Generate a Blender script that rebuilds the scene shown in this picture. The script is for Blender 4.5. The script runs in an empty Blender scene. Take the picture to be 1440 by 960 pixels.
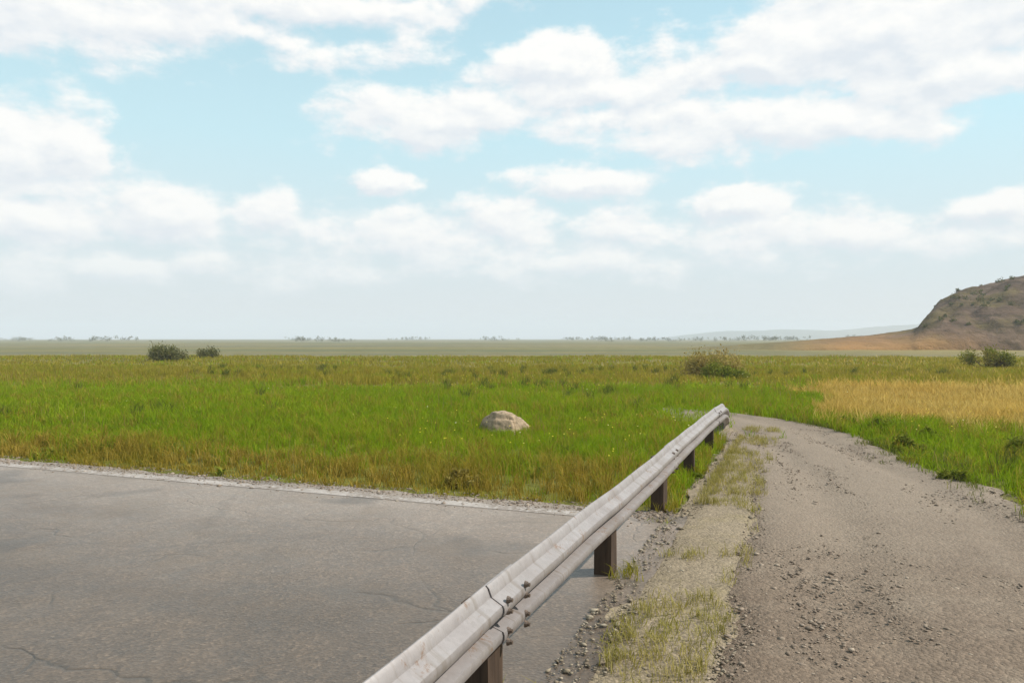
import bpy, bmesh, math, random
import numpy as np
from mathutils import Vector, noise as mnoise

S = bpy.context.scene
R = math.radians
rng = np.random.default_rng(7)
random.seed(7)

# ------------------------------------------------------------------ camera geometry
F, HOR, H = 1067.0, 476.0, 1.7           # focal length in photo pixels, horizon row, eye height
E1 = np.array([0.9335, -0.3587])         # across the guardrail, to the right
E2 = np.array([0.3587, 0.9335])          # along the guardrail, forward
def g(x, y):                             # flat-ground point seen at a photo pixel
    Y = F*H/(y-HOR); return ((x-720)/F*Y, Y)
def W(s, t):                             # road frame -> world
    return (s*E1[0]+t*E2[0], s*E1[1]+t*E2[1])
def ST(X, Y): return (X*E1[0]+Y*E1[1], X*E2[0]+Y*E2[1])

# ------------------------------------------------------------------ helpers
def link(o, parent=None):
    S.collection.objects.link(o)
    if parent is not None: o.parent = parent
    return o
def mesh_np(name, v, faces_flat, loop_tot, mats, parent=None, smooth=False):
    me = bpy.data.meshes.new(name)
    v = np.asarray(v, np.float32); ff = np.asarray(faces_flat, np.int32); lt = np.asarray(loop_tot, np.int32)
    me.vertices.add(len(v)); me.vertices.foreach_set('co', v.ravel())
    me.loops.add(len(ff)); me.loops.foreach_set('vertex_index', ff)
    me.polygons.add(len(lt))
    st = np.concatenate([[0], np.cumsum(lt)[:-1]]).astype(np.int32)
    me.polygons.foreach_set('loop_start', st); me.polygons.foreach_set('loop_total', lt)
    if smooth: me.polygons.foreach_set('use_smooth', np.ones(len(lt), bool))
    me.update(calc_edges=True); me.validate()
    for m in (mats if isinstance(mats, (list, tuple)) else [mats]): me.materials.append(m)
    return link(bpy.data.objects.new(name, me), parent)
def mesh(name, v, f, m, parent=None, smooth=False):
    flat = [i for q in f for i in q]
    return mesh_np(name, v, flat, [len(q) for q in f], m, parent, smooth)
def from_bm(name, bm, m, parent=None, smooth=False):
    me = bpy.data.meshes.new(name); bm.to_mesh(me); bm.free()
    if smooth:
        for p in me.polygons: p.use_smooth = True
    me.materials.append(m)
    return link(bpy.data.objects.new(name, me), parent)
def tag(o, label, cat, group=None):
    o['label'] = label; o['category'] = cat
    if group: o['group'] = group
    return o
def structure(o): o['kind'] = 'structure'; return o
def stuff(o): o['kind'] = 'stuff'; return o
def empty(name, loc):
    o = bpy.data.objects.new(name, None); o.empty_display_size = .2; o.location = loc
    return link(o)

def vnoise(x, y, seed=0):                # smooth value noise, numpy
    x = np.asarray(x, float); y = np.asarray(y, float)
    xi = np.floor(x).astype(int); yi = np.floor(y).astype(int); fx = x-xi; fy = y-yi
    fx = fx*fx*(3-2*fx); fy = fy*fy*(3-2*fy)
    def h(a, b):
        n = np.sin(a*127.1+b*311.7+seed*74.7)*43758.5453
        return n-np.floor(n)
    return (h(xi, yi)*(1-fx)+h(xi+1, yi)*fx)*(1-fy)+(h(xi, yi+1)*(1-fx)+h(xi+1, yi+1)*fx)*fy
def fbm(x, y, seed=0, oct=4):
    a, s, r = .5, 1., 0.
    for k in range(oct):
        r = r+a*vnoise(np.asarray(x)*s, np.asarray(y)*s, seed+k*11); a *= .5; s *= 2.03
    return r

# ------------------------------------------------------------------ materials
class N:
    def __init__(s, m): s.t = m.node_tree; s.n = s.t.nodes; s.l = s.t.links
    def add(s, typ, **kw):
        n = s.n.new(typ)
        for k, v in kw.items(): setattr(n, k, v)
        return n
    def put(s, sock, v):
        if hasattr(v, 'is_output'): s.l.new(v, sock)
        else: sock.default_value = v
    def noise(s, vec, scale, detail=4, rough=.55, dist=0.):
        n = s.add('ShaderNodeTexNoise'); s.put(n.inputs['Vector'], vec)
        n.inputs['Scale'].default_value = scale; n.inputs['Detail'].default_value = detail
        n.inputs['Roughness'].default_value = rough; n.inputs['Distortion'].default_value = dist
        return n.outputs['Fac']
    def ramp(s, fac, stops, interp='LINEAR'):
        n = s.add('ShaderNodeValToRGB'); n.color_ramp.interpolation = interp; s.put(n.inputs[0], fac)
        e = n.color_ramp.elements
        while len(e) < len(stops): e.new(.5)
        for el, (p, c) in zip(e, stops):
            el.position = p; el.color = (*c, 1) if not isinstance(c, (int, float)) else (c, c, c, 1)
        return n.outputs[0]
    def mix(s, f, a, b, blend='MIX'):
        n = s.add('ShaderNodeMix', data_type='RGBA', blend_type=blend)
        s.put(n.inputs[0], f)
        for i, v in ((6, a), (7, b)):
            s.put(n.inputs[i], (*v, 1) if isinstance(v, tuple) and len(v) == 3 else v)
        return n.outputs[2]
    def math(s, op, a, b=0., c=0., clamp=False):
        n = s.add('ShaderNodeMath', operation=op, use_clamp=clamp)
        for i, v in enumerate((a, b, c)): s.put(n.inputs[i], v)
        return n.outputs[0]
    def vmath(s, op, a, b=(0, 0, 0), c=(0, 0, 0)):
        n = s.add('ShaderNodeVectorMath', operation=op)
        s.put(n.inputs[0], a); s.put(n.inputs[1], b)
        if op == 'MULTIPLY_ADD': s.put(n.inputs[2], c)
        return n.outputs['Value'] if op in ('LENGTH', 'DOT_PRODUCT') else n.outputs['Vector']
    def pos(s): return s.add('ShaderNodeNewGeometry').outputs['Position']
    def bump(s, h, strength, dist):
        n = s.add('ShaderNodeBump'); s.put(n.inputs['Height'], h)
        n.inputs['Strength'].default_value = strength; n.inputs['Distance'].default_value = dist
        return n.outputs[0]
def newmat(name):
    m = bpy.data.materials.new(name); m.use_nodes = True
    k = N(m); b = k.n['Principled BSDF']; b.inputs['Specular IOR Level'].default_value = .3
    return m, k, b

def leaf_mat(name, stops, patch, patch_scale=.25, transl=.45, patch_amt=.5):
    """thin foliage: colour differs blade by blade, and in patches over the ground"""
    m = bpy.data.materials.new(name); m.use_nodes = True; k = N(m); k.n.remove(k.n['Principled BSDF'])
    geo = k.add('ShaderNodeNewGeometry')
    c = k.ramp(geo.outputs['Random Per Island'], stops)
    nz = k.noise(geo.outputs['Position'], patch_scale, 3)
    c = k.mix(k.ramp(nz, [(.40, 0.), (.60, patch_amt)]), c, patch)
    d = k.add('ShaderNodeBsdfDiffuse'); t = k.add('ShaderNodeBsdfTranslucent'); x = k.add('ShaderNodeMixShader')
    k.put(d.inputs[0], c); k.put(t.inputs[0], c); x.inputs[0].default_value = transl
    k.l.new(d.outputs[0], x.inputs[1]); k.l.new(t.outputs[0], x.inputs[2])
    k.l.new(x.outputs[0], k.n['Material Output'].inputs[0])
    return m

# ground: bare soil and thatch near, crops and pasture in long bands further off
def ground_mat():
    m, k, b = newmat('field_ground')
    p = k.pos(); sx = k.add('ShaderNodeSeparateXYZ'); k.put(sx.inputs[0], p)
    wob = k.noise(p, .05, 3)
    y = k.math('ADD', sx.outputs['Y'], k.math('MULTIPLY_ADD', wob, 24., -12.))
    lg = k.math('DIVIDE', k.math('LOGARITHM', k.math('MAXIMUM', y, 4.), 10.), 4.)      # 1 m..10 km -> 0..1
    band = k.ramp(lg, [(.0, (.12, .11, .03)), (.31, (.115, .13, .018)), (.37, (.15, .135, .026)), (.43, (.15, .135, .035)),
                       (.47, (.125, .122, .078)), (.52, (.10, .11, .06)), (.57, (.13, .128, .09)), (.66, (.085, .10, .042)), (.75, (.125, .11, .06)), (.85, (.085, .095, .05))])
    st = k.add('ShaderNodeMapping'); k.put(st.inputs[0], p); st.inputs['Scale'].default_value = (.012, .05, .05)
    strip = k.noise(st.outputs[0], 1., 4)
    c = k.mix(k.ramp(strip, [(.42, 0.), (.6, .65)]), band, (.21, .165, .07))
    c = k.mix(k.ramp(k.noise(p, .35, 5), [(.45, 0.), (.65, .5)]), c, (.10, .085, .03))
    # dry straw ground to the right
    rx = k.math('DIVIDE', sx.outputs['X'], k.math('MAXIMUM', sx.outputs['Y'], 3.))
    right = k.math('MULTIPLY', k.ramp(k.math('ADD', rx, k.math('MULTIPLY_ADD', k.noise(p, .12, 4), .3, -.15)), [(.3, 0.), (.52, 1.)]),
                   k.ramp(lg, [(.27, 0.), (.30, .8), (.36, .8), (.39, .1), (.5, .3), (.57, .4)]))
    c = k.mix(k.math('MULTIPLY', right, .85), c, (.27, .185, .06))
    fine = k.noise(p, 9., 5, .7)
    c = k.mix(.6, c, k.ramp(fine, [(.3, .35), (.7, .75)]), 'OVERLAY')
    k.put(b.inputs['Base Color'], c); b.inputs['Roughness'].default_value = 1.
    b.inputs['Specular IOR Level'].default_value = .05
    k.put(b.inputs['Normal'], k.bump(fine, .6, .06))
    return m

def asphalt_mat():
    m, k, b = newmat('worn_asphalt')
    p = k.pos()
    agg = k.add('ShaderNodeTexVoronoi'); agg.inputs['Scale'].default_value = 58.; k.put(agg.inputs['Vector'], p)
    agg2 = k.add('ShaderNodeTexVoronoi'); agg2.inputs['Scale'].default_value = 26.; k.put(agg2.inputs['Vector'], p)
    grain = k.mix(1., k.ramp(agg.outputs['Color'], [(0., .5), (.7, 1.), (1., 1.6)]), k.ramp(agg2.outputs['Color'], [(0., .8), (.8, 1.), (1., 1.25)]), 'MULTIPLY')
    big = k.noise(p, .45, 5, .6); mid = k.noise(p, 3.2, 5, .65)
    c = k.ramp(big, [(.3, (.092, .064, .042)), (.52, (.113, .081, .056)), (.72, (.132, .097, .070))])
    c = k.mix(.35, c, k.ramp(mid, [(.3, .3), (.7, .7)]), 'OVERLAY')
    c = k.mix(.75, c, grain, 'MULTIPLY')
    # fine cracks, thinned by a mask
    cw = k.add('ShaderNodeTexVoronoi', feature='DISTANCE_TO_EDGE'); cw.inputs['Scale'].default_value = .62
    k.put(cw.inputs['Vector'], k.vmath('ADD', p, k.vmath('MULTIPLY', k_col(k, p, 2.2), (.5, .5, 0))))
    crack = k.math('MULTIPLY', k.ramp(cw.outputs['Distance'], [(.0, 1.), (.013, 0.)]), k.ramp(k.noise(p, .8, 2), [(.46, 0.), (.56, 1.)]))
    c = k.mix(k.math('MULTIPLY', crack, .6), c, (.045, .038, .03))
    sw = k.add('ShaderNodeTexVoronoi', feature='DISTANCE_TO_EDGE'); sw.inputs['Scale'].default_value = .23
    k.put(sw.inputs['Vector'], k.vmath('ADD', p, k.vmath('MULTIPLY', k_col(k, p, 1.1), (.9, .9, 0))))
    seal = k.math('MULTIPLY', k.ramp(sw.outputs['Distance'], [(.0028, 1.), (.0050, 0.)]), k.ramp(k.noise(p, .45, 2), [(.47, 0.), (.50, 1.)]))
    # patchy dust, then grazing sheen painted in as paler colour towards the far edge
    dust = k.ramp(k.noise(p, 1.1, 4), [(.5, 0.), (.72, .5)])
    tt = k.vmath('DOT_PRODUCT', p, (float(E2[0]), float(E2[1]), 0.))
    far_sheen = k.add('ShaderNodeMapRange', interpolation_type='SMOOTHSTEP'); k.put(far_sheen.inputs[0], k.math('ADD', tt, k.math('MULTIPLY_ADD', k.noise(p, .5, 5, .6), 3., -1.5)))
    far_sheen.inputs[1].default_value = 3.6; far_sheen.inputs[2].default_value = 8.4; far_sheen.inputs[3].default_value = .0; far_sheen.inputs[4].default_value = .85
    c = k.mix(far_sheen.outputs[0], c, k.mix(.6, (.30, .235, .187), grain, 'MULTIPLY'))
    c = k.mix(dust, c, (.145, .106, .073))
    # polished wheel paths along the road, and a bitumen repair patch with a cut edge
    wp = k.math('SINE', k.math('MULTIPLY', k.math('ADD', tt, k.math('MULTIPLY_ADD', k.noise(p, .3, 2), .5, -.25)), 3.7))
    c = k.mix(k.math('MULTIPLY', k.ramp(wp, [(.4, 0.), (1., .35)]), k.ramp(k.noise(p, .7, 3), [(.35, .2), (.65, 1.)])), c, (.070, .050, .034))
    c = k.mix(k.math('MULTIPLY', seal, .18), c, (.035, .028, .022))
    # stains
    oil = k.ramp(k.noise(p, .9, 2, .4), [(.30, .55), (.38, 0.)])
    c = k.mix(oil, c, (.066, .053, .042))
    k.put(b.inputs['Base Color'], c)
    k.put(b.inputs['Roughness'], k.ramp(mid, [(.3, .40), (.7, .56)]))
    b.inputs['Specular IOR Level'].default_value = .65
    h = k.math('SUBTRACT', k.math('MULTIPLY', agg.outputs['Distance'], .5), k.math('MULTIPLY', crack, 1.5))
    k.put(b.inputs['Normal'], k.bump(h, .7, .006))
    return m
def k_col(k, vec, scale):
    n = k.add('ShaderNodeTexNoise'); k.put(n.inputs['Vector'], vec); n.inputs['Scale'].default_value = scale
    return n.outputs['Color']

def gravel_mat(name, lo, hi, tint):
    m, k, b = newmat(name)
    p = k.pos()
    v = k.add('ShaderNodeTexVoronoi'); v.inputs['Scale'].default_value = 42.; k.put(v.inputs['Vector'], p)
    v2 = k.add('ShaderNodeTexVoronoi'); v2.inputs['Scale'].default_value = 110.; k.put(v2.inputs['Vector'], p)
    big = k.noise(p, .6, 5, .6)
    c = k.ramp(big, [(.3, lo), (.7, hi)])
    c = k.mix(k.ramp(k.noise(p, 2.6, 4), [(.5, 0.), (.7, .5)]), c, tint)
    c = k.mix(.8, c, k.ramp(v.outputs['Color'], [(0., .6), (1., 1.28)]), 'MULTIPLY')
    c = k.mix(.6, c, k.ramp(v2.outputs['Color'], [(0., .65), (1., 1.25)]), 'MULTIPLY')
    if 'track' in name:      # stony where the wheels turn, grazing-view brightening painted into the colour further along
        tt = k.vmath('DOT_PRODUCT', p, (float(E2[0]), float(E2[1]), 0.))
        track_sheen = k.add('ShaderNodeMapRange', interpolation_type='SMOOTHSTEP'); k.put(track_sheen.inputs[0], k.math('ADD', tt, k.math('MULTIPLY_ADD', k.noise(p, .5, 5, .6), 5., -2.5)))
        track_sheen.inputs[1].default_value = 4.; track_sheen.inputs[2].default_value = 9.5; track_sheen.inputs[3].default_value = 0.; track_sheen.inputs[4].default_value = .75
        c = k.mix(track_sheen.outputs[0], c, k.mix(.5, (.225, .178, .134), k.ramp(v.outputs['Color'], [(0., .7), (1., 1.2)]), 'MULTIPLY'))
    k.put(b.inputs['Base Color'], c); b.inputs['Roughness'].default_value = .9
    b.inputs['Specular IOR Level'].default_value = .2
    h = k.math('ADD', k.math('MULTIPLY', v.outputs['Distance'], -.8), k.math('MULTIPLY', v2.outputs['Distance'], -.3))
    k.put(b.inputs['Normal'], k.bump(h, .8, .012))
    return m

def paint_mat():
    m, k, b = newmat('worn_road_paint')
    p = k.pos()
    wear = k.ramp(k.noise(p, 14., 6, .75), [(.40, .1), (.52, 1.)])
    wear2 = k.ramp(k.noise(p, 1.0, 4, .6), [(.36, .35), (.58, 1.)])
    c = k.mix(k.math('MULTIPLY', wear, wear2), (.38, .34, .31), (.19, .155, .128))
    k.put(b.inputs['Base Color'], c); b.inputs['Roughness'].default_value = .7
    return m

def steel_mat():
    m, k, b = newmat('weathered_galvanised_steel')
    tc = k.add('ShaderNodeTexCoord').outputs['Object']
    st = k.add('ShaderNodeMapping'); k.put(st.inputs[0], tc); st.inputs['Scale'].default_value = (1., 1., 8.)
    sp = k.add('ShaderNodeTexVoronoi'); sp.inputs['Scale'].default_value = 45.; k.put(sp.inputs['Vector'], tc)
    n1 = k.noise(tc, 3.5, 6, .65)
    c = k.ramp(n1, [(.3, (.22, .195, .187)), (.7, (.325, .294, .284))])
    c = k.mix(.35, c, k.ramp(sp.outputs['Color'], [(0., .75), (1., 1.15)]), 'MULTIPLY')
    rust = k.ramp(k.noise(tc, 6.5, 7, .75, .6), [(.585, 0.), (.66, .85)])
    c = k.mix(rust, c, (.15, .08, .04))
    dr = k.add('ShaderNodeMapping'); k.put(dr.inputs[0], tc); dr.inputs['Scale'].default_value = (16., 1., 1.1)
    streak = k.ramp(k.noise(dr.outputs[0], 1., 5, .6), [(.56, 0.), (.72, .6)])
    c = k.mix(streak, c, (.15, .115, .085))
    dirt = k.ramp(k.noise(tc, 1.6, 4), [(.5, 0.), (.75, .55)])
    c = k.mix(dirt, c, (.165, .132, .104))
    k.put(b.inputs['Base Color'], c)
    k.put(b.inputs['Metallic'], k.math('MULTIPLY', k.math('SUBTRACT', 1., rust, clamp=True), .45))
    k.put(b.inputs['Roughness'], k.ramp(n1, [(.3, .58), (.7, .42)]))
    k.put(b.inputs['Normal'], k.bump(n1, .15, .01))
    return m

def wood_mat(name='dark_timber', a=(.026, .015, .009), c2=(.075, .046, .028)):
    m, k, b = newmat(name)
    tc = k.add('ShaderNodeTexCoord').outputs['Object']
    st = k.add('ShaderNodeMapping'); k.put(st.inputs[0], tc); st.inputs['Scale'].default_value = (28., 28., 2.2)
    n = k.noise(st.outputs[0], 1., 6, .65, .4)
    c = k.ramp(n, [(.3, a), (.7, c2)])
    k.put(b.inputs['Base Color'], c); b.inputs['Roughness'].default_value = .88
    k.put(b.inputs['Normal'], k.bump(n, .6, .01))
    return m

def rock_mat(name, a, c2, moss=(.12, .11, .03), moss_amt=.3, scale=2.):
    m, k, b = newmat(name)
    p = k.pos()
    n = k.noise(p, scale, 8, .65)
    c = k.ramp(n, [(.3, a), (.65, c2)])
    c = k.mix(k.ramp(k.noise(p, scale*.6, 5), [(.5, 0.), (.62, moss_amt)]), c, moss)
    if name == 'pale_sandstone': c = k.mix(k.ramp(k.noise(p, 16., 6, .7), [(.56, 0.), (.63, .7)]), c, (.10, .085, .055))
    k.put(b.inputs['Base Color'], c); b.inputs['Roughness'].default_value = .95
    b.inputs['Specular IOR Level'].default_value = .15
    k.put(b.inputs['Normal'], k.bump(n, .7, .35/scale))
    return m

def hill_mat():
    m, k, b = newmat('scrub_hillside')
    p = k.pos()
    n = k.noise(p, .16, 8, .65)
    c = k.ramp(n, [(.3, (.076, .050, .035)), (.5, (.118, .079, .055)), (.7, (.165, .116, .081))])
    c = k.mix(k.ramp(k.noise(p, .09, 5), [(.48, 0.), (.60, .8)]), c, (.105, .08, .028))
    c = k.mix(k.ramp(k.noise(p, .5, 5), [(.52, 0.), (.64, .7)]), c, (.055, .040, .022))
    sx = k.add('ShaderNodeSeparateXYZ'); k.put(sx.inputs[0], p)
    foot = k.ramp(k.math('ADD', sx.outputs['Z'], k.math('MULTIPLY_ADD', k.noise(p, .2, 4), 4., -2.)), [(0., 1.), (1., 1.)])
    low = k.add('ShaderNodeMapRange'); k.put(low.inputs[0], k.math('ADD', sx.outputs['Z'], k.math('MULTIPLY_ADD', k.noise(p, .2, 4), 3., -1.5)))
    low.inputs[1].default_value = .5; low.inputs[2].default_value = 3.2; low.inputs[3].default_value = 1.; low.inputs[4].default_value = 0.
    xr = k.add('ShaderNodeMapRange'); k.put(xr.inputs[0], k.math('ADD', sx.outputs['X'], k.math('MULTIPLY', sx.outputs['Y'], -.5)))
    xr.inputs[1].default_value = 6.; xr.inputs[2].default_value = 16.; xr.inputs[3].default_value = 1.; xr.inputs[4].default_value = .15
    strat = k.add('ShaderNodeMapping'); k.put(strat.inputs[0], p); strat.inputs['Scale'].default_value = (.05, .05, 1.3)
    c = k.mix(.45, c, k.ramp(k.noise(strat.outputs[0], 1., 6, .6, .5), [(.35, .25), (.65, .75)]), 'OVERLAY')
    xl = k.add('ShaderNodeMapRange'); k.put(xl.inputs[0], k.math('ADD', sx.outputs['X'], k.math('MULTIPLY', sx.outputs['Y'], -.5)))
    xl.inputs[1].default_value = -20.; xl.inputs[2].default_value = -7.
    c = k.mix(k.math('MULTIPLY', low.outputs[0], xr.outputs[0]), c, k.mix(xl.outputs[0], (.15, .125, .06), (.27, .15, .06)))
    k.put(b.inputs['Base Color'], c); b.inputs['Roughness'].default_value = 1.
    b.inputs['Specular IOR Level'].default_value = .05
    k.put(b.inputs['Normal'], k.bump(n, .8, 2.))
    return m

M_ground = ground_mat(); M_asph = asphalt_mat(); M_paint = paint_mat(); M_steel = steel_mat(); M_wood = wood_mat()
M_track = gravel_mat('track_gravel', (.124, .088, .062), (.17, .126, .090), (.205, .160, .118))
M_verge = gravel_mat('verge_gravel', (.185, .145, .095), (.265, .21, .145), (.215, .17, .088))
M_hill = hill_mat()
M_bolt = newmat('bolt_steel'); M_bolt[2].inputs['Base Color'].default_value = (.16, .12, .095, 1); M_bolt[2].inputs['Metallic'].default_value = .6; M_bolt = M_bolt[0]
M_green = leaf_mat('fresh_grass', [(0., (.15, .215, .008)), (.5, (.225, .31, .012)), (1., (.31, .36, .022))], (.15, .25, .008))
M_olive = leaf_mat('olive_grass', [(0., (.20, .17, .018)), (.5, (.28, .235, .028)), (1., (.37, .29, .05))], (.21, .21, .02))
M_dry = leaf_mat('dry_brown_grass', [(0., (.17, .12, .014)), (.5, (.29, .205, .030)), (1., (.44, .31, .07))], (.21, .19, .016), .5)
M_straw = leaf_mat('pale_straw', [(0., (.35, .24, .06)), (.5, (.54, .385, .105)), (1., (.66, .50, .17))], (.50, .32, .065), .3)
M_leafA = leaf_mat('bush_leaf', [(0., (.065, .075, .022)), (.6, (.12, .125, .04)), (1., (.19, .175, .07))], (.105, .09, .035), 1.2, .25)
M_leafB = leaf_mat('weed_leaf', [(0., (.11, .14, .014)), (.6, (.18, .215, .022)), (1., (.26, .265, .04))], (.16, .16, .03), 1.5, .3)
M_leafC = leaf_mat('dry_bush_leaf', [(0., (.15, .115, .03)), (.6, (.22, .175, .04)), (1., (.29, .23, .07))], (.15, .18, .018), .9, .25, .8)
M_leafD = leaf_mat('brown_bush_leaf', [(0., (.24, .165, .05)), (.6, (.36, .26, .085)), (1., (.46, .36, .14))], (.27, .25, .055), .9, .25)
M_stem = wood_mat('bush_stem', (.05, .035, .02), (.12, .09, .055))

# ------------------------------------------------------------------ track outline (road frame: t -> s)
TL = np.array([(-8, -.40), (3, -.43), (7, -.5), (10, -.62), (13, -1.15), (15, -2.1), (16.4, -3.3)])
TR = np.array([(-8, 3.1), (4, 2.75), (8.5, 2.35), (9.85, 2.0), (11.1, 1.66), (13.1, 1.2), (15.2, .65), (17, -.3), (18.4, -2.1), (19.0, -3.0)])
def in_track(s, t, pad=0.):
    l = np.interp(t, TL[:, 0], TL[:, 1]); r = np.interp(t, TR[:, 0], TR[:, 1])
    ok = (t < 19.0)
    l = np.where(t > 16.4, -3.3, l)
    return ok & (s > l-pad) & (s < r+pad)
ROAD_T = 7.45; ROAD_S = -1.16
def in_road(s, t, pad=0.): return (s < ROAD_S+pad) & (t < ROAD_T+pad)

# ------------------------------------------------------------------ terrain
def terrain_z(X, Y):
    X = np.asarray(X, float); Y = np.asarray(Y, float)
    s, t = X*E1[0]+Y*E1[1], X*E2[0]+Y*E2[1]
    z = (fbm(X*.35, Y*.35, 3)-.47)*.16 + (fbm(X*.07, Y*.07, 5)-.47)*.30
    d = np.hypot(X, Y)
    z = z*np.clip((d-6)/14., .15, 1.)
    paved = np.maximum(-1*(s-(ROAD_S+.1))*1.0, 0)*0
    near = np.where(in_road(s, t, .9) | in_track(s, t, .5) | ((s < 0) & (s > -1.7) & (t < 15)), 1., 0.)
    z = np.where(near > 0, -.03, z-.005)
    far = np.clip((d-60)/300., 0, 1)
    z = z+far*((fbm(X*.006, Y*.006, 9)-.47)*2.2-.55)
    return z
ri = np.concatenate([np.linspace(1.2, 32, 120), np.geomspace(32.6, 3900, 90)])
th = np.concatenate([np.linspace(-math.pi, -1.0, 34)[:-1], np.linspace(-1.0, 1.0, 260), np.linspace(1.0, math.pi, 34)[1:]])
RR, TT = np.meshgrid(ri, th, indexing='ij')
GX, GY = RR*np.sin(TT), RR*np.cos(TT); GZ = terrain_z(GX, GY)
nr, nt = GX.shape
v = np.stack([GX, GY, GZ], -1).reshape(-1, 3)
i = np.arange(nr-1)[:, None]*nt+np.arange(nt-1)[None, :]
q = np.stack([i, i+1, i+nt+1, i+nt], -1).reshape(-1)[::1]
q = q.reshape(-1, 4)[:, ::-1].ravel()
v = np.concatenate([v, [[0, 0, -.03]]]); c0 = len(v)-1
tri = np.array([[c0, a+1, a] for a in range(nt-1)])[:, ::-1].ravel()
structure(mesh_np('ground', v, np.concatenate([q, tri]), np.concatenate([np.full(len(q)//4, 4), np.full(len(tri)//3, 3)]), M_ground, smooth=True))

def strip_grid(name, ts, left, right, ncol, zfun, m):
    vs, fs = [], []
    for t in ts:
        a, b = left(t), right(t)
        for j in range(ncol):
            s = a+(b-a)*j/(ncol-1); X, Y = W(s, t); vs.append((X, Y, zfun(s, t, j/(ncol-1))))
    n = len(ts)
    for r in range(n-1):
        for j in range(ncol-1):
            o = r*ncol+j; fs.append((o, o+1, o+ncol+1, o+ncol))
    return mesh(name, vs, fs, m, smooth=True)

def n1(x, y, sd): return float(fbm(x, y, sd))
# asphalt: ragged outer edge along the field
rag = lambda s: ROAD_T+(n1(s*1.6, 0, 21)-.47)*.28+(n1(s*7, 3, 22)-.47)*.10
vs, fs = [], []
ss = np.concatenate([np.linspace(-60, -14, 47), np.linspace(-13.9, ROAD_S+.14, 200)])
rows = np.concatenate([np.linspace(-9, 0, 10), np.linspace(.3, 7.0, 30)])
for s in ss:
    for t in rows: vs.append((*W(s+(n1(t*2.5, 9, 23)-.47)*.12*(s > -1.2), t), .004*math.sin(s*.7)*0+.012*(n1(s*.4, t*.4, 31)-.47)))
    vs.append((*W(s, rag(s)-.03), .0)); vs.append((*W(s, rag(s)), -.035))
nc = len(rows)+2
for a in range(len(ss)-1):
    for b in range(nc-1): fs.append((a*nc+b, (a+1)*nc+b, (a+1)*nc+b+1, a*nc+b+1))
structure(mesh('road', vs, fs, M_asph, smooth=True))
# worn edge line along the far side
el = strip_grid('road_edge_line', np.linspace(-60, ROAD_S-.4, 160), lambda s: 0, lambda s: 1, 2, lambda a, b, c: 0, M_paint)
me = el.data
for idx, vv in enumerate(me.vertices):
    s = np.linspace(-60, ROAD_S-.4, 160)[idx//2]; t = ROAD_T-.45+(idx % 2)*.2+(n1(s*3, idx % 2, 41)-.47)*.02
    X, Y = W(s, t); vv.co = (X, Y, .012*(n1(s*.4, t*.4, 31)-.47)+.0035)
structure(el); me.update()
# gravel verge under the rail and track
def verge_z(s, t, u): return -.004+.02*(n1(s*3, t*3, 51)-.47)+(.018 if .25 < u < .8 else 0)
structure(strip_grid('gravel_verge', np.linspace(-8, 15.2, 180), lambda t: ROAD_S-.02+(n1(t*2.2, 1, 52)-.47)*.22, lambda t: np.interp(t, TL[:, 0], TL[:, 1])+.25, 16, verge_z, M_verge))
def track_z(s, t, u):
    rut = .05*(math.exp(-((u-.27)/.09)**2)+math.exp(-((u-.72)/.09)**2))
    edge = -.03*max(0, abs(u-.5)*2-.88)/.12
    return .022-rut*.6+edge+.02*(n1(s*1.3, t*1.3, 61)-.47)+.012*(n1(s*6, t*6, 62)-.47)
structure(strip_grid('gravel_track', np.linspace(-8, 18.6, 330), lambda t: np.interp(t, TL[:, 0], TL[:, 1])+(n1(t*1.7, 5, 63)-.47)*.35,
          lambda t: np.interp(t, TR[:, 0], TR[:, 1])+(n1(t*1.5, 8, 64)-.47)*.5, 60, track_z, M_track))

# ------------------------------------------------------------------ loose stones
def stones(name, s, t, size, mats, zf):
    bm = bmesh.new(); bmesh.ops.create_icosphere(bm, subdivisions=1, radius=1)
    bv = np.array([x.co[:] for x in bm.verts]); bf = np.array([[x.index for x in f.verts] for f in bm.faces]); bm.free()
    n = len(s); nv = len(bv)
    sc = size[:, None]*rng.uniform(.6, 1.25, (n, 3)); sc[:, 2] *= .42
    V = bv[None]*sc[:, None, :]*(1+rng.normal(0, .2, (n, nv, 1)))
    a = rng.uniform(0, 6.28, n); ca, sa = np.cos(a)[:, None], np.sin(a)[:, None]
    X = V[..., 0]*ca-V[..., 1]*sa; Y = V[..., 0]*sa+V[..., 1]*ca
    wx = s*E1[0]+t*E2[0]; wy = s*E1[1]+t*E2[1]
    z = zf(s, t)
    P = np.stack([X+wx[:, None], Y+wy[:, None], V[..., 2]+(z+size*.04)[:, None]], -1).reshape(-1, 3)
    Fc = (bf[None]+np.arange(n)[:, None, None]*nv).reshape(-1)
    return mesh_np(name, P, Fc, np.full(n*len(bf), 3), mats)
def stone_mat(name, stops):
    m, k, b = newmat(name)
    geo = k.add('ShaderNodeNewGeometry')
    k.put(b.inputs['Base Color'], k.mix(.5, k.ramp(geo.outputs['Random Per Island'], stops), k.ramp(k.noise(geo.outputs['Position'], 60., 3), [(.3, .3), (.7, .7)]), 'OVERLAY'))
    b.inputs['Roughness'].default_value = .9
    return m
M_peb = stone_mat('pebbles', [(0., (.13, .096, .068)), (.35, (.18, .136, .10)), (.8, (.23, .178, .132)), (1., (.30, .24, .18))])
n = 34000
t = 2.2+13*rng.random(n)**1.5; u = rng.random(n)
l = np.interp(t, TL[:, 0], TL[:, 1]); r = np.interp(t, TR[:, 0], TR[:, 1])
s = l+(r-l)*u
keep = (fbm(s*.9, t*.9, 71)+rng.normal(0, .07, n) > .43+.16*np.exp(-((u-.27)/.1)**2)+.16*np.exp(-((u-.72)/.1)**2))
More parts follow.
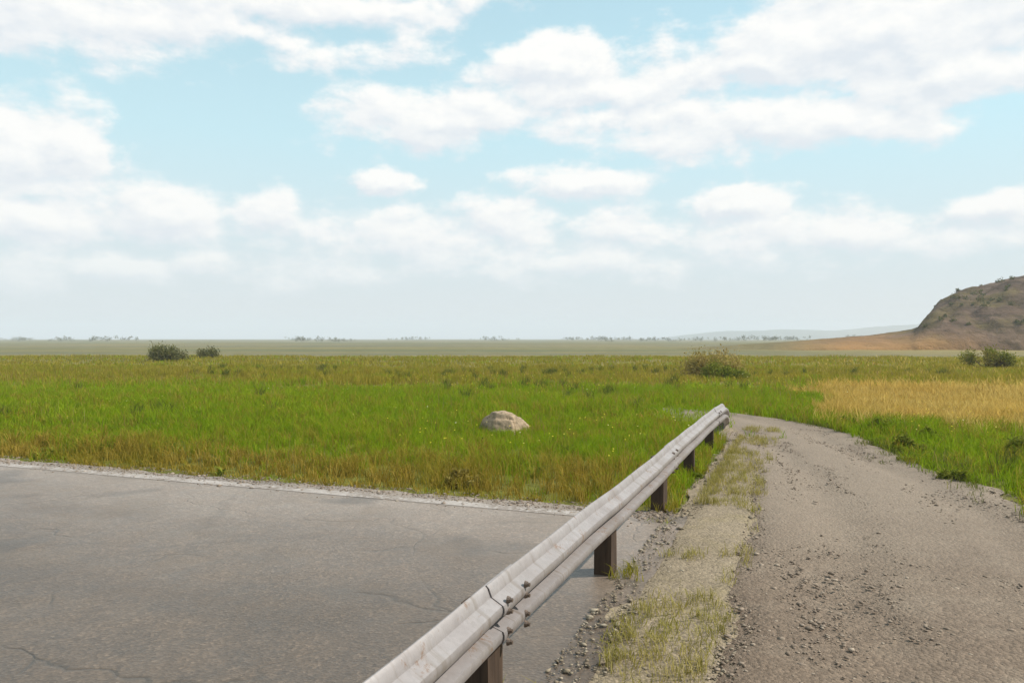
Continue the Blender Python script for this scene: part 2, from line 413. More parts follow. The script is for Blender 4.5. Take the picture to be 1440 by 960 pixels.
s, t = s[keep], t[keep]
sz = np.clip(rng.lognormal(math.log(.0058), .55, len(s)), .003, .024)
stuff(stones('loose_gravel', s, t, sz, M_peb, lambda s, t: np.full(len(s), .016)))
n = 9000
t = 1.5+13*rng.random(n)**1.4; s = -1.22+.95*rng.random(n)**1.4; kp = fbm(s*2.2, t*1.3, 73)+rng.normal(0, .08, n) > .44; s, t = s[kp], t[kp]; n = len(s)
sz = np.clip(rng.lognormal(math.log(.0075), .5, n), .003, .028)
stuff(stones('verge_stones', s, t, sz, stone_mat('verge_pebbles', [(0., (.115, .088, .06)), (.5, (.195, .155, .105)), (1., (.31, .26, .195))]), lambda s, t: np.full(len(s), .008)))

# ------------------------------------------------------------------ grasses
def blades(name, X, Y, h, w, lean, m, z=None):
    n = len(X)
    if z is None: z = terrain_z(X, Y)
    a = rng.uniform(0, 2*math.pi, n); dx, dy = np.cos(a), np.sin(a)
    la = rng.uniform(0, 2*math.pi, n); L = h*lean*rng.uniform(.2, 1.3, n); lx, ly = np.cos(la)*L, np.sin(la)*L
    b = np.stack([X, Y, z-.01], -1)
    side = np.stack([dx*w/2, dy*w/2, np.zeros(n)], -1)
    mid = b+np.stack([lx*.3, ly*.3, h*.58], -1); tip = b+np.stack([lx, ly, h*(1-.25*np.minimum(lean, 1.2))], -1)
    V = np.stack([b-side, b+side, mid+side*.75, mid-side*.75, tip], 1).reshape(-1, 3)
    o = np.arange(n)*5
    Fq = np.stack([o, o+1, o+2, o+3, o+3, o+2, o+4], -1).ravel()
    return mesh_np(name, V, Fq, np.tile([4, 3], n), m)
def scatter(n, y0, y1, x0=-.78, x1=.78, p=1.):
    """random spots between two distances, inside a fan wider than the picture"""
    Y = np.sqrt(y0**2+(y1**2-y0**2)*rng.random(n)**p); X = Y*(x0+(x1-x0)*rng.random(n))
    return X, Y
def tufts(X, Y, k, r):
    X = np.repeat(X, k); Y = np.repeat(Y, k)
    a = rng.uniform(0, 6.28, len(X)); d = r*np.sqrt(rng.random(len(X)))
    return X+np.cos(a)*d, Y+np.sin(a)*d
def free(X, Y, pad=.05):
    s, t = ST(X, Y)
    pad = (fbm(X*1.1, Y*1.1, 171)-.47)*1.0+(fbm(X*4, Y*4, 172)-.47)*.4-.02
    pad = np.where(t < 5, .05, pad)
    return ~(in_road(s, t, pad) | in_track(s, t, pad-.15) | ((s > -1.17) & (s < .1) & (t < 15.5)))

# what grows where: weights for green, olive, dry brown, straw
def weights(X, Y):
    s, t = ST(X, Y); nz = fbm(X*.22, Y*.22, 81); nz2 = fbm(X*.6, Y*.6, 83); wob = (nz-.47)*11
    rx = X/np.maximum(Y, 1)+(nz2-.47)*.12
    verge = np.clip((9.6-(t+wob*.30))/1.2, 0, 1)*np.clip((-1.0-s+(nz2-.47)*5)/2.5, .25, 1)*np.clip(.95+(nz2-.47)*3.0, .25, 1)
    far = np.clip((Y+wob-25)/5., 0, 1)
    right = np.clip((rx-.385)/.06, 0, 1)
    straw = right*np.clip((Y+wob*.6-15)/3., 0, 1)*np.clip((27.5-(Y+wob*.5))/3, .02, 1)
    straw = np.where((rx > .56), np.maximum(straw, np.clip((Y-13)/3., 0, 1)*.7*np.clip((27.5-Y)/3, .02, 1)), straw)
    green = (1-verge)*(1-far)+np.clip(.18+(nz2-.47)*1.5, 0, .6)*far
    green = np.where(right > .5, np.clip((17-Y)/3, .1, 1), green)
    wts = np.stack([green*(1-straw), (far+.18+.3*verge*np.clip(s+5, 0, 1))*(1-straw), verge*(1-straw*.8)+.05, straw*1.6], -1)
    return wts/wts.sum(-1, keepdims=True)
buckets = {0: [], 1: [], 2: [], 3: []}
def plant(n, y0, y1, k, r, hs, w, x0=-.78, x1=.78):
    X, Y = scatter(n, y0, y1, x0, x1)
    wt = weights(X, Y).cumsum(-1); pick = (rng.random(n)[:, None] > wt).sum(-1).clip(0, 3)
    s_, t_ = ST(X, Y)
    hh = (.35+1.3*fbm(X*.45, Y*.45, 91))*rng.uniform(.6, 1.3, n)*np.where(s_ < -1, np.clip((t_-ROAD_T)/1.3+.35, .3, 1), 1)
    for b in range(4):
        mk = pick == b
        x, y = tufts(X[mk], Y[mk], k, r); h = np.repeat(hh[mk], k)*hs[b]*rng.uniform(.55, 1.1, len(x))
        ok = free(x, y)
        buckets[b].append((x[ok], y[ok], h[ok], np.full(ok.sum(), w)*rng.uniform(.7, 1.3, ok.sum())))
plant(10000, 6.3, 15, 15, .09, (.22, .27, .29, .34), .008)
plant(15000, 13.5, 24, 14, .13, (.26, .29, .30, .36), .013)
plant(16000, 23, 45, 9, .22, (.27, .30, .30, .38), .024)
plant(9000, 44, 72, 6, .4, (.24, .27, .27, .36), .05)
names = {0: ('meadow_grass', M_green, .55), 1: ('olive_grass', M_olive, .6), 2: ('dry_verge_grass', M_dry, .75), 3: ('straw_grass', M_straw, .5)}
for b, lst in buckets.items():
    X, Y, h, w = (np.concatenate([a[i] for a in lst]) for i in range(4))
    nm, m, lean = names[b]
    stuff(blades(nm, X, Y, h, w, lean, m))
# seed stalks standing above the grass
X, Y = scatter(5200, 7.5, 40); mk = free(X, Y) & (fbm(X*.3, Y*.3, 181) > .45) & (Y < 40); X, Y = X[mk], Y[mk]; nb = len(X)
M_seed = leaf_mat('seed_stalk', [(0., (.16, .10, .035)), (.5, (.28, .20, .07)), (1., (.40, .31, .13))], (.22, .14, .05), .6)
st_h = rng.uniform(.28, .58, nb)
stalk = blades('seed_stalks', X, Y, st_h, .0035+Y*.00022, .35, M_seed)
stuff(stalk)
X, Y = scatter(420, 9, 42); mk = free(X, Y) & (fbm(X*.16, Y*.16, 201) > .5); X, Y = X[mk], Y[mk]
x, y = tufts(X, Y, 46, .13); nb = len(x)
stuff(blades('rush_clumps', x, y, rng.uniform(.25, .52, nb), .006+y*.0003, .55, leaf_mat('rush', [(0., (.055, .075, .014)), (.6, (.10, .13, .02)), (1., (.21, .18, .05))], (.08, .10, .02), .8)))
X, Y = scatter(1500, 8.5, 32); mk = free(X, Y) & (fbm(X*.22, Y*.22, 211) > .53); X, Y = X[mk], Y[mk]; nb = len(X)
zz = terrain_z(X, Y)+rng.uniform(.16, .30, nb); r_ = .011+Y*.00025
V = np.stack([np.stack([X+dx*r_, Y+dy*r_, zz+dz*r_], -1) for dx, dy, dz in ((1, 0, .1), (0, 1, .3), (-1, 0, -.1), (0, -1, -.3))], 1).reshape(-1, 3)
stuff(mesh_np('meadow_flowers', V, np.arange(4*nb), np.full(nb, 4), leaf_mat('flower', [(0., (.62, .50, .05)), (.6, (.70, .56, .06)), (.9, (.68, .6, .2)), (1., (.70, .66, .5))], (.62, .5, .05), 1., .2, .2)))
# broad leaved herbs scattered low in the meadow
X, Y = scatter(1500, 7.5, 26); mk = free(X, Y) & (fbm(X*.5, Y*.5, 191) > .50); X, Y = X[mk], Y[mk]
x, y = tufts(X, Y, 9, .10); nb = len(x)
stuff(blades('meadow_herbs', x, y, rng.uniform(.08, .22, nb), rng.uniform(.03, .06, nb), 1.4, M_leafB))
# sparse dry tufts in the gravel strip by the rail, and along the right edge of the track
def strip_tufts(n, srange, trange, k, r, seed, thr):
    s = srange[0]+(srange[1]-srange[0])*rng.random(n)**1.7; t = trange[0]+(trange[1]-trange[0])*rng.random(n)**1.3
    ok = fbm(s*1.6, t*1.0, seed) > thr; s, t = s[ok], t[ok]
    X, Y = s*E1[0]+t*E2[0], s*E1[1]+t*E2[1]
    return tufts(X, Y, k, r)
x, y = strip_tufts(1500, (-1.02, -.40), (2., 15), 12, .055, 101, .40)
nb = len(x); stuff(blades('rail_side_grass', x, y, rng.uniform(.03, .13, nb), rng.uniform(.003, .006, nb), .9,
     leaf_mat('rail_side_grass_blade', [(0., (.19, .16, .035)), (.5, (.33, .275, .08)), (1., (.48, .40, .16))], (.25, .24, .045), 2.), np.full(nb, .012)))
t = rng.uniform(5, 17, 1500); s = np.interp(t, TR[:, 0], TR[:, 1])+rng.normal(.1, .22, len(t))
ok = fbm(s*1.2, t*1.2, 111) > .42; s, t = s[ok], t[ok]
x, y = tufts(s*E1[0]+t*E2[0], s*E1[1]+t*E2[1], 10, .07); nb = len(x)
stuff(blades('track_side_grass', x, y, rng.uniform(.05, .22, nb), rng.uniform(.005, .009, nb), .8,
     leaf_mat('track_side_blade', [(0., (.07, .09, .014)), (.5, (.13, .14, .026)), (1., (.25, .22, .07))], (.09, .13, .014), 1.2)))

s = rng.uniform(-4.2, .6, 900); t = rng.uniform(13.5, 18.8, 900); ok = in_track(s, t) & (rng.random(900) < np.clip((-1.1-s)/1.6, .02, 1)); s, t = s[ok], t[ok]
x, y = tufts(s*E1[0]+t*E2[0], s*E1[1]+t*E2[1], 10, .10); nb = len(x)
stuff(blades('track_crown_grass', x, y, rng.uniform(.05, .22, nb), rng.uniform(.008, .014, nb), .8, M_green, np.full(nb, .02)))
# grit swept to the far edge of the asphalt
n = 5000; s = -1.2-17*rng.random(n)**1.3; t = ROAD_T-.12+rng.normal(0, .17, n); t = np.minimum(t, ROAD_T+.15)
stuff(stones('road_edge_grit', s, t, np.clip(rng.lognormal(math.log(.008), .5, n), .003, .03), M_peb, lambda s, t: np.full(len(s), .002)))

# ------------------------------------------------------------------ guardrail
rail_root = empty('guardrail', (*W(-1.27, 3.), 0))
tag(rail_root, 'weathered grey steel guardrail on dark timber posts between asphalt and gravel track', 'guardrail')
rail_root.rotation_euler = (0, 0, math.atan2(E2[1], E2[0]))          # local x runs along the rail, local -y faces the track
# W-beam section: (outwards, height); outwards is towards the track
sec = [(.0, .0), (.012, .012), (.026, .05), (.078, .078), (.083, .092), (.083, .108), (.078, .122), (.02, .142), (.012, .155),
       (.02, .168), (.078, .190), (.083, .203), (.083, .219), (.078, .232), (.026, .262), (.012, .298), (.0, .310)]
RB = .335
def beam(x0, x1, off, zs=0., end_drop=0.):
    n = 30; vs, fs = [], []
    for i in range(n+1):
        f = i/n; x = x0+(x1-x0)*f
        dz = -end_drop*max(0, (f-.35)/.65)**1.4+.004*math.sin(x*1.7)+.003*math.sin(x*4.3+1)
        dy = .006*math.sin(x*1.1+.5)+.25*(end_drop > 0)*max(0, f-.3)**2
        for (o, h) in sec: vs.append((x, -(o+off)+dy, RB+zs+h+dz))
        for (o, h) in sec[::-1]: vs.append((x, -(o+off-.005)+dy, RB+zs+h+dz))
    m2 = 2*len(sec)
    for i in range(n):
        for j in range(m2): fs.append((i*m2+j, i*m2+(j+1) % m2, (i+1)*m2+(j+1) % m2, (i+1)*m2+j))
    for j in range(len(sec)-1):                      # close both ends, front sheet to back sheet
        a_, b_ = j, m2-1-j
        fs.append((a_, b_, b_-1, a_+1)); fs.append((n*m2+a_, n*m2+a_+1, n*m2+b_-1, n*m2+b_))
    return vs, fs
POST = [-1.35, .9, 3.14, 5.40, 7.58, 9.74, 11.9]
PX = [p-3. for p in POST]
spans = [(PX[0]-.3, PX[2]+.16), (PX[2]-.16, PX[4]+.16), (PX[4]-.16, PX[6]+.16), (PX[6]-.16, PX[6]+2.7)]
def bolt_mesh():
    bm = bmesh.new()
    bmesh.ops.create_cone(bm, cap_ends=True, segments=10, radius1=.017, radius2=.013, depth=.012)
    bmesh.ops.create_cone(bm, cap_ends=True, segments=6, radius1=.010, radius2=.009, depth=.012)
    for vv in bm.verts[-12:]: vv.co.z += .012
    bmesh.ops.rotate(bm, verts=bm.verts, matrix=__import__('mathutils').Matrix.Rotation(R(90), 3, 'X'))
    me = bpy.data.meshes.new('bolt'); bm.to_mesh(me); bm.free(); me.materials.append(M_bolt); return me
BME = bolt_mesh()
for i, (a, b) in enumerate(spans):
    vs, fs = beam(a, b, .012 if i % 2 else .004, 0., .30 if i == 3 else 0.)
    ro = mesh('rail', vs, fs, M_steel, rail_root, smooth=False)
    for p in ro.data.polygons: p.use_smooth = p.index < 30*2*len(sec)
    ro.data.set_sharp_from_angle(angle=R(38))
    if i < 3:
        for px in (PX[2*i], PX[2*i+1]) + ((PX[6],) if i == 2 else ()):
            for zz in (.155,):
                o = bpy.data.objects.new('bolt', BME); o.location = (px, -.012-(.012 if i % 2 else .004)-.006, RB+zz); link(o, ro)
            if px in (PX[2], PX[4], PX[6]):
                for dx in (-.11, .11):
                    for zz in (.065, .113, .197, .246):
                        o = bpy.data.objects.new('bolt', BME); o.location = (px+dx, -.079-(.012 if i % 2 else .004), RB+zz); link(o, ro)
# flared end section beyond the last post
vs, fs = [], []
x0 = PX[6]+2.7-.12; n = 14
def end_drop(x): f = (x-(PX[6]-.16))/(2.86); return .30*max(0, (f-.35)/.65)**1.4, .25*max(0, f-.3)**2
for i in range(n+1):
    f = i/n; x = x0+.52*f
    d_, y_ = end_drop(min(x, x0+.12)); d_ += .12*f*f; y_ += .16*f*f
    sp = 1+.30*f-1.0*max(0, f-.72)**2*6; dep = 1-.72*f
    for k_, off in ((sec, .010), (sec[::-1], .005)):
        for (o, h) in k_: vs.append((x, -(o*dep+off+.012)+y_, RB+.155+(h-.155)*sp-d_))
m2 = 2*len(sec)
for i in range(n):
    for j in range(m2): fs.append((i*m2+j, i*m2+(j+1) % m2, (i+1)*m2+(j+1) % m2, (i+1)*m2+j))
for j in range(len(sec)-1):
    a_, b_ = j, m2-1-j
    fs.append((a_, b_, b_-1, a_+1)); fs.append((n*m2+a_, n*m2+a_+1, n*m2+b_-1, n*m2+b_))
eo = mesh('end_section', vs, fs, M_steel, rail_root)
for p_ in eo.data.polygons: p_.use_smooth = p_.index < n*m2
eo.data.set_sharp_from_angle(angle=R(38))
def post_mesh(seed):
    bm = bmesh.new(); bmesh.ops.create_cube(bm, size=1)
    bmesh.ops.scale(bm, verts=bm.verts, vec=(.15, .13, .82))
    bmesh.ops.translate(bm, verts=bm.verts, vec=(0, .075, .115))
    bmesh.ops.subdivide_edges(bm, edges=bm.edges[:], cuts=5, use_grid_fill=True)
    for vv in bm.verts:
        d = mnoise.noise_vector(Vector((vv.co.x*9+seed*3.1, vv.co.y*9, vv.co.z*4)))
        vv.co.x += d.x*.007; vv.co.y += min(0.004, d.y*.006); vv.co.z += d.z*.006
        if vv.co.z > .48: vv.co.x *= .95
    return bm
for i, px in enumerate(PX):
    po = from_bm('post', post_mesh(i), M_wood, rail_root)
    po.location = (px, 0, 0); po.rotation_euler = (R(random.uniform(-1.5, 1.5)), R(random.uniform(-1.2, 1.2)), R(random.uniform(-3, 3)))

fx, fy = [], []
for pt in POST:
    q = rng.integers(8, 16); fs_ = -1.22+rng.normal(0, .07, q); ft = pt+rng.uniform(-.16, .2, q); fx.append(fs_*E1[0]+ft*E2[0]); fy.append(fs_*E1[1]+ft*E2[1])
x, y = tufts(np.concatenate(fx), np.concatenate(fy), 11, .04); nb = len(x)
stuff(blades('post_foot_grass', x, y, rng.uniform(.04, .17, nb), rng.uniform(.004, .007, nb), .8, M_olive, np.full(nb, .0)))
# ------------------------------------------------------------------ boulder
def boulder(name, loc, dims, m, seed):
    bm = bmesh.new(); bmesh.ops.create_icosphere(bm, subdivisions=5, radius=1)
    rr_ = random.Random(int(seed*10)); planes = []
    for _ in range(13):
        planes.append((Vector((rr_.gauss(0, 1), rr_.gauss(0, 1), rr_.gauss(.2, .8))).normalized(), rr_.uniform(.62, .88)))
    for vv in bm.verts:
        d = vv.co.normalized(); n_ = mnoise.fractal(d*1.3+Vector((seed, 0, 0)), 1., 2., 5)
        f = 1+.28*n_; c = mnoise.cell(d*1.6+Vector((seed, 2, 1)))*.10
        vv.co = d*(f+c); vv.co.z = max(vv.co.z, -.35)
        for pn, pd in planes:
            e = vv.co.dot(pn)-pd
            if e > 0: vv.co -= pn*e*.92
        vv.co += d*.035*mnoise.fractal(d*5+Vector((0, seed, 0)), 1., 2., 5)
        vv.co.x *= dims[0]; vv.co.y *= dims[1]; vv.co.z *= dims[2]
    o = from_bm(name, bm, m, None, True); o.location = loc
    return o
X, Y = g(712, 612); 
bo = boulder('boulder', (X, Y+.3, .08), (.50, .36, .33), rock_mat('pale_sandstone', (.27, .195, .125), (.40, .30, .205), (.16, .125, .08), .55, 6.), 3.3)
tag(bo, 'pale tan boulder lying in the bright green meadow beyond the asphalt', 'boulder')

x, y = tufts(rng.uniform(X-.62, X+.62, 90), rng.uniform(Y-.25, Y+.1, 90), 12, .07); nb = len(x)
stuff(blades('boulder_foot_grass', x, y, rng.uniform(.06, .2, nb), rng.uniform(.007, .012, nb), .7, M_green))
# ------------------------------------------------------------------ shrubs and weeds
def leaves(n, centres, radii, size, flat=1.):
    k = len(centres); w = radii**2; pk = rng.choice(k, n, p=w/w.sum())
    d = rng.normal(size=(n, 3)); d /= np.linalg.norm(d, axis=1)[:, None]
    rr = radii[pk]*(.35+.65*rng.random(n)**.5)*(1+.32*rng.normal(size=n))
    c = centres[pk]+d*rr[:, None]*np.array([1, 1, flat])
    c[:, 2] = np.maximum(c[:, 2], .03)
    a = rng.normal(size=(n, 3)); a /= np.linalg.norm(a, axis=1)[:, None]
    b = np.cross(a, rng.normal(size=(n, 3))); b /= np.linalg.norm(b, axis=1)[:, None]
    s_ = size*rng.uniform(.5, 1.4, n)[:, None]
    V = np.stack([c-a*s_, c-b*s_*.42, c+a*s_, c+b*s_*.42], 1).reshape(-1, 3)
    return V, np.arange(4*n)
def shrub(name, x, y, width, height, n, size, m, label, cat='shrub', group='shrubs scattered over the field', nb=20, z=None):
    z = float(terrain_z(x, y)) if z is None else z
    root = empty(name, (x, y, z-.02)); tag(root, label, cat, group)
    cs, rs = [], []
    for i in range(nb):
        a = random.uniform(0, 6.28); rad = width*.34*math.sqrt(random.random())
        r_ = random.uniform(.09, .26)*min(width, height*1.5)
        zc = random.uniform(.25, 1.)*max(.05, height-r_*1.0)*(1-.35*(rad/(width*.34+1e-6))**2)
        cs.append((math.cos(a)*rad, math.sin(a)*rad, max(zc, r_*.6))); rs.append(r_)
    cs = np.array(cs); rs = np.array(rs)
    V, Fq = leaves(n, cs, rs, size)
    mesh_np('foliage', V, Fq, np.full(n, 4), m, root)
    bm = bmesh.new()
    for c in cs[:14]:
        p0 = Vector((random.uniform(-.06, .06)*width, random.uniform(-.06, .06)*width, -.05)); p1 = Vector(c)
        ax = p1-p0
        r0 = .018*height+.004
        mt = ax.to_track_quat('Z', 'Y').to_matrix().to_4x4(); mt.translation = (p0+p1)/2
        bmesh.ops.create_cone(bm, cap_ends=True, segments=6, radius1=r0, radius2=r0*.4, depth=ax.length, matrix=mt)
    from_bm('stem', bm, M_stem, root)
    return root
def at(px, Y): return (px-720)/F*Y
shrub('shrub', at(238, 58), 58, 3.7, 1.75, 5200, .075, M_leafA, 'dark rounded shrub alone on the far side of the field, at the left')
shrub('shrub', at(292, 66), 66, 2.2, 1.1, 2000, .075, M_leafA, 'low dull bush just right of the dark rounded shrub in the left field')
shrub('shrub', at(1006, 34), 34, 3.3, 1.72, 6500, .055, M_leafD, 'tall brown topped bush standing behind the end of the guardrail')
shrub('shrub', at(1020, 30.5), 30.5, 2.4, .85, 4200, .05, M_leafB, 'low bright green bush growing in front of the tall brown topped bush')
shrub('shrub', at(1385, 45), 45, 4.2, 1.5, 4200, .07, M_leafC, 'wide dry bush in front of the hill at the right edge')
weed_spots = [((1236, 609), .62, .36, 'dark green weed clump where the track starts to bend, leftmost on its right side'),
              ((1275, 636), .60, .34, 'leafy green weed clump on the right edge of the gravel track'),
              ((1312, 620), .50, .28, 'light green weed clump in front of the straw grass'),
              ((1348, 676), .42, .22, 'low weed creeping onto the gravel near the right edge'),
              ((1432, 642), .55, .33, 'green weed clump at the far right edge of the verge'),
              ((1192, 600), .50, .24, 'greyish low weed beside the far bend of the track'),
              ((655, 680), .62, .22, 'dark brownish weed clump hanging over the asphalt edge'),
              ((980, 672), .22, .10, 'small tuft of weed at the foot of the guardrail')]
for j, ((px, py), w_, h_, lab) in enumerate(weed_spots):
    X, Y = g(px, py)
    m = M_leafC if 'brownish' in lab else M_leafB
    shrub('weed', X, Y, w_, h_, int(1500*w_/.5), .03 if h_ > .2 else .02, m, lab, 'weed', 'weed clumps along the gravel and asphalt edges', 8, 0. if h_ < .15 else None)

# ------------------------------------------------------------------ far tree line and hills
def far_wood(name, items, m):
    Vs = []
    for (x, y, w_, h_) in items:
        n = int(140+w_*h_*2.5)
        nb = max(3, int(w_/h_*3)); cs = np.stack([rng.uniform(-w_/2, w_/2, nb), rng.uniform(-2, 2, nb), h_*rng.uniform(.3, .78, nb)], -1)
        V, _ = leaves(n, cs, rng.uniform(.2, .36, nb)*h_, .085*h_)
        V[:, 0] += x; V[:, 1] += y; V[:, 2] += float(terrain_z(x, y)); Vs.append(V)
    V = np.concatenate(Vs); n = len(V)//4
    return stuff(mesh_np(name, V, np.arange(4*n), np.full(n, 4), m))
items = []
for k in range(120):
    px = rng.uniform(-250, 1300); Y = rng.uniform(520, 950)
    if fbm(px*.011, 0., 131) < .44: continue
    items.append((at(px, Y), Y, rng.uniform(8, 26), rng.uniform(2.2, 5.0)))
far_wood('far_trees', items, M_leafA)

def ridge(name, Y0, Y1, prof, rough, m, nx=180, ny=40, seed=1, skew=0.):
    xs = np.linspace(prof[0][0], prof[-1][0], nx); v = np.linspace(0, 1, ny)
    XX, VV = np.meshgrid(xs, v, indexing='ij')
    hh = np.interp(XX, [p[0] for p in prof], [p[1] for p in prof])
    shape = np.sin(np.clip(VV, 0, 1)*math.pi)**.75
    YY = Y0+(Y1-Y0)*VV
    XX = XX+(YY-(Y0+Y1)/2)*skew
    d = fbm(XX*rough, YY*rough, seed, 5)-.47
    gul = np.abs(fbm(XX*rough*3+fbm(XX*rough*2, YY*rough*2, seed+5)*1.5, YY*rough*.9, seed+7)-.47)
    Z = hh*shape*(1+.35*d)+hh*.14*(fbm(XX*rough*5, YY*rough*5, seed+3)-.47)*shape-hh*shape*(1-shape*.75)*np.clip(.13-gul, 0, 1)*1.6-.9*(shape < .05)-.25
    nx_, ny_ = XX.shape
    V = np.stack([XX, YY, Z], -1).reshape(-1, 3)
    i = np.arange(nx_-1)[:, None]*ny_+np.arange(ny_-1)[None]
    q = np.stack([i, i+ny_, i+ny_+1, i+1], -1).ravel()
    return structure(mesh_np(name, V, q, np.full(len(q)//4, 4), m, smooth=True)), XX, YY, Z
YH = 150.
k_ = YH/F
prof = [((1000-720)*k_, .2), ((1150-720)*k_, 1.9), ((1225-720)*k_, 2.8), ((1280-720)*k_, 3.6), ((1298-720)*k_, 4.6), ((1308-720)*k_, 7.2), ((1320-720)*k_, 9.2), ((1350-720)*k_, 11.2), ((1385-720)*k_, 12.0), ((1440-720)*k_, 14.3), ((1600-720)*k_, 17), ((1900-720)*k_, 13), ((2400-720)*k_, 0)]
hill, HX, HY, HZ = ridge('hill', 118, 182, prof, .05, M_hill, 300, 70, 141, .62)
# scrub on the hillside: one mass
idx = rng.integers(0, HX.size, 2600)
hx, hy, hz = HX.ravel()[idx], HY.ravel()[idx], HZ.ravel()[idx]
ok = (hz > 3.4) & (fbm(hx*.12, hy*.12, 151) > .42); hx, hy, hz = hx[ok], hy[ok], hz[ok]
Vs = []
for x, y, z in zip(hx[:420], hy[:420], hz[:420]):
    r_ = rng.uniform(.35, 1.0); V, _ = leaves(70, np.array([[0, 0, r_*.6], [r_*.5, .2, r_*.4], [-r_*.5, -.2, r_*.5]]), np.array([r_*.7, r_*.5, r_*.5]), .18)
    Vs.append(V+np.array([x, y, z-.1]))
V = np.concatenate(Vs); n = len(V)//4
stuff(mesh_np('hill_scrub', V, np.arange(4*n), np.full(n, 4), M_leafA))
k2 = 2600/F
prof2 = [((930-720)*k2, 4), ((1010-720)*k2, 26), ((1100-720)*k2, 34), ((1180-720)*k2, 30), ((1260-720)*k2, 46), ((1340-720)*k2, 60), ((1500-720)*k2, 64), ((1900-720)*k2, 10)]
M_far = rock_mat('distant_hill', (.07, .08, .04), (.13, .12, .07), (.05, .06, .03), .5, .004)
ridge('distant_hills', 2350, 2900, prof2, .004, M_far, 160, 24, 161)

# ------------------------------------------------------------------ air
HZ_D = .00055
bm = bmesh.new(); bmesh.ops.create_cube(bm, size=2)
bmesh.ops.scale(bm, verts=bm.verts, vec=(4100, 4100, 42)); bmesh.ops.translate(bm, verts=bm.verts, vec=(0, 0, 38))
mh = bpy.data.materials.new('haze'); mh.use_nodes = True; k = N(mh); k.n.remove(k.n['Principled BSDF'])
pv = k.add('ShaderNodeVolumePrincipled'); pv.inputs['Color'].default_value = (.76, .815, .89, 1); pv.inputs['Density'].default_value = HZ_D
k.l.new(pv.outputs[0], k.n['Material Output'].inputs['Volume'])
stuff(from_bm('haze', bm, mh))

# ------------------------------------------------------------------ sky
SUN_AZ, SUN_EL = R(84), R(45)
w = bpy.data.worlds.new('World'); S.world = w; w.use_nodes = True
k = N(w)
STR = .06
sk = k.add('ShaderNodeTexSky'); sk.sky_type = 'NISHITA'; sk.sun_disc = False; sk.sun_elevation = SUN_EL; sk.sun_rotation = SUN_AZ
sk.air_density = 1.; sk.dust_density = .6; sk.ozone_density = 1.2
tc = k.add('ShaderNodeTexCoord').outputs['Generated']
sp = k.add('ShaderNodeSeparateXYZ'); k.put(sp.inputs[0], tc)
az = k.math('ARCTAN2', sp.outputs[0], sp.outputs[1]); elv = k.math('ARCSINE', sp.outputs[2])
cx = k.add('ShaderNodeCombineXYZ'); k.put(cx.inputs[0], az); k.put(cx.inputs[1], elv)
P0 = cx.outputs[0]
# cloud banks: centre and radii in degrees of azimuth and elevation
def dirpx(x, y): return math.atan((x-720)/F), math.atan((HOR-y)/math.hypot(F, x-720))
banks = [(100, 5, 190, 48, 1.), (390, 2, 170, 26, .8), (570, 12, 110, 26, .6), (300, 48, 330, 20, .45),
         (30, 195, 70, 58, 1.), (112, 205, 48, 42, 1.), (60, 262, 130, 24, .5), (50, 305, 140, 34, .85), (215, 300, 85, 36, .9), (390, 300, 42, 34, .75),
         (800, 88, 135, 30, 1.), (850, 122, 150, 32, .95), (630, 168, 110, 38, 1.), (545, 158, 80, 45, .55), (880, 160, 140, 26, .7), (1075, 180, 190, 32, .9),
         (545, 254, 44, 20, 1.), (815, 255, 90, 22, .9), (710, 315, 85, 42, .7), (1035, 290, 75, 21, .95), (1400, 290, 75, 20, .9), (930, 320, 180, 30, .45),
         (1255, 38, 225, 68, 1.35), (1075, 86, 100, 32, 1.), (1330, 108, 190, 30, .9), (40, 390, 60, 18, .5),
         (560, 335, 230, 30, .5), (1150, 335, 260, 32, .6), (200, 372, 240, 24, .45), (760, 372, 260, 24, .5)]
warp = k.add('ShaderNodeTexNoise'); k.put(warp.inputs['Vector'], P0); warp.inputs['Scale'].default_value = 9.; warp.inputs['Detail'].default_value = 6.; warp.inputs['Roughness'].default_value = .62
PW = k.vmath('ADD', P0, k.vmath('MULTIPLY', k.vmath('SUBTRACT', warp.outputs['Color'], (.5, .5, .5)), (.13, .06, 0.)))
def density(Pw, P, ridged=True):
    acc = None
    for (x, y, rx, ry, amp) in banks:
        a, e = dirpx(x, y); ca, ce = rx/F*.95, ry/F*.95
        d = k.vmath('LENGTH', k.vmath('MULTIPLY_ADD', Pw, (1/ca, 1/ce, 0), (-a/ca, -e/ce, 0)))
        val = k.math('MULTIPLY', k.math('SUBTRACT', 1.35, d), amp)
        acc = val if acc is None else k.math('SMOOTH_MAX', acc, val, .25)
    st = k.vmath('MULTIPLY', P, (1., 2.0, 1.))
    n_ = k.noise(st, 11., 12, .62)
    # more broken cumulus behind and beside the view
    b_ = k.noise(st, 2.6, 3, .5)
    front = k.ramp(k.math('ABSOLUTE', az), [(.0, 0.), (.20, 0.), (.26, 1.)]) if False else None
    d2 = k.math('ADD', k.math('MAXIMUM', acc, -1.2), k.math('MULTIPLY_ADD', n_, 2.7, -1.3))
    return d2
D0 = density(PW, P0)
up = k.vmath('ADD', PW, (.010, .014, 0.)); up0 = k.vmath('ADD', P0, (.010, .014, 0.))
D1 = density(up, up0)
cover = k.add('ShaderNodeMapRange', interpolation_type='SMOOTHSTEP'); k.put(cover.inputs[0], D0)
cover.inputs[1].default_value = -.12; cover.inputs[2].default_value = .62
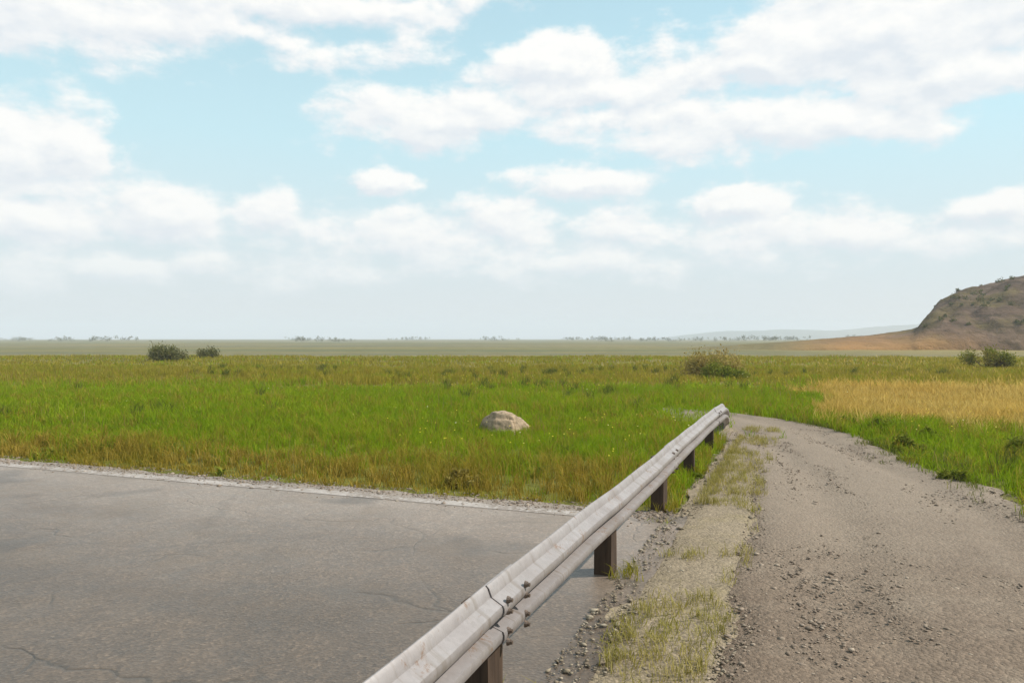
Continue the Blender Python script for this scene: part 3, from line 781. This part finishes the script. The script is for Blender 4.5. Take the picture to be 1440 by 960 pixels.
# sides the picture does not show: plain broken cloud
side = k.ramp(k.math('DIVIDE', k.math('ABSOLUTE', az), 3.1416), [(.20, 0.), (.27, 1.)])
high = k.ramp(k.math('DIVIDE', elv, 1.5708), [(.30, 0.), (.40, 1.)])
out = k.math('MAXIMUM', side, high)
wide = k.ramp(k.noise(tc, 2.6, 8, .58), [(.46, 0.), (.62, 1.)])
cov = k.math('MULTIPLY_ADD', out, k.math('SUBTRACT', wide, cover.outputs[0]), cover.outputs[0], clamp=True)
lit = k.add('ShaderNodeMapRange'); k.put(lit.inputs[0], k.math('SUBTRACT', D0, D1)); lit.inputs[1].default_value = -.55; lit.inputs[2].default_value = .45
U = 1/STR/1.92
def cc(r_, g_, b_): return (r_*U, g_*U, b_*U)
cloud = k.mix(lit.outputs[0], cc(.77, .81, .86), cc(1.02, 1.0, .97))
# thin veil of high cloud and haze over the blue
air = k.mix(1., sk.outputs[0], (1.08, 1.62, 1.42), 'MULTIPLY')
veil = k.ramp(k.math('DIVIDE', elv, 1.5708), [(0., .97), (.08, .93), (.16, .80), (.30, .55), (.6, .25)])
air = k.mix(veil, air, k.mix(k.ramp(k.math('DIVIDE', elv, 1.5708), [(.02, 0.), (.16, 1.)]), cc(.70, .72, .755), cc(.62, .85, .91)))
final = k.mix(k.math('MULTIPLY', cov, k.ramp(k.math('DIVIDE', elv, 1.5708), [(.0, .1), (.03, .5), (.08, .95)])), air, cloud)
k.l.new(final, k.n['Background'].inputs[0]); k.n['Background'].inputs[1].default_value = STR

l = bpy.data.lights.new('sun', 'SUN'); l.energy = 3.3; l.angle = R(.53); l.color = (1., .95, .87)
lo = link(bpy.data.objects.new('sun', l)); lo.rotation_euler = (R(90)-SUN_EL, 0, -SUN_AZ+math.pi)
sd = Vector((math.sin(SUN_AZ)*math.cos(SUN_EL), math.cos(SUN_AZ)*math.cos(SUN_EL), math.sin(SUN_EL)))
lo.rotation_euler = sd.to_track_quat('Z', 'Y').to_euler()

# ------------------------------------------------------------------ camera and view
cam = bpy.data.cameras.new('Camera'); co = link(bpy.data.objects.new('Camera', cam)); S.camera = co
cam.lens = 36*F/1440; cam.clip_end = 12000; cam.clip_start = .05
co.location = (0, 0, H); co.rotation_euler = (R(90)-math.atan((480-HOR)/F), 0, 0)
S.view_settings.view_transform = 'Standard'; S.view_settings.look = 'None'; S.view_settings.gamma = 1; S.view_settings.exposure = 1.
S.cycles.max_bounces = 6; S.cycles.volume_bounces = 1; S.cycles.use_denoising = True
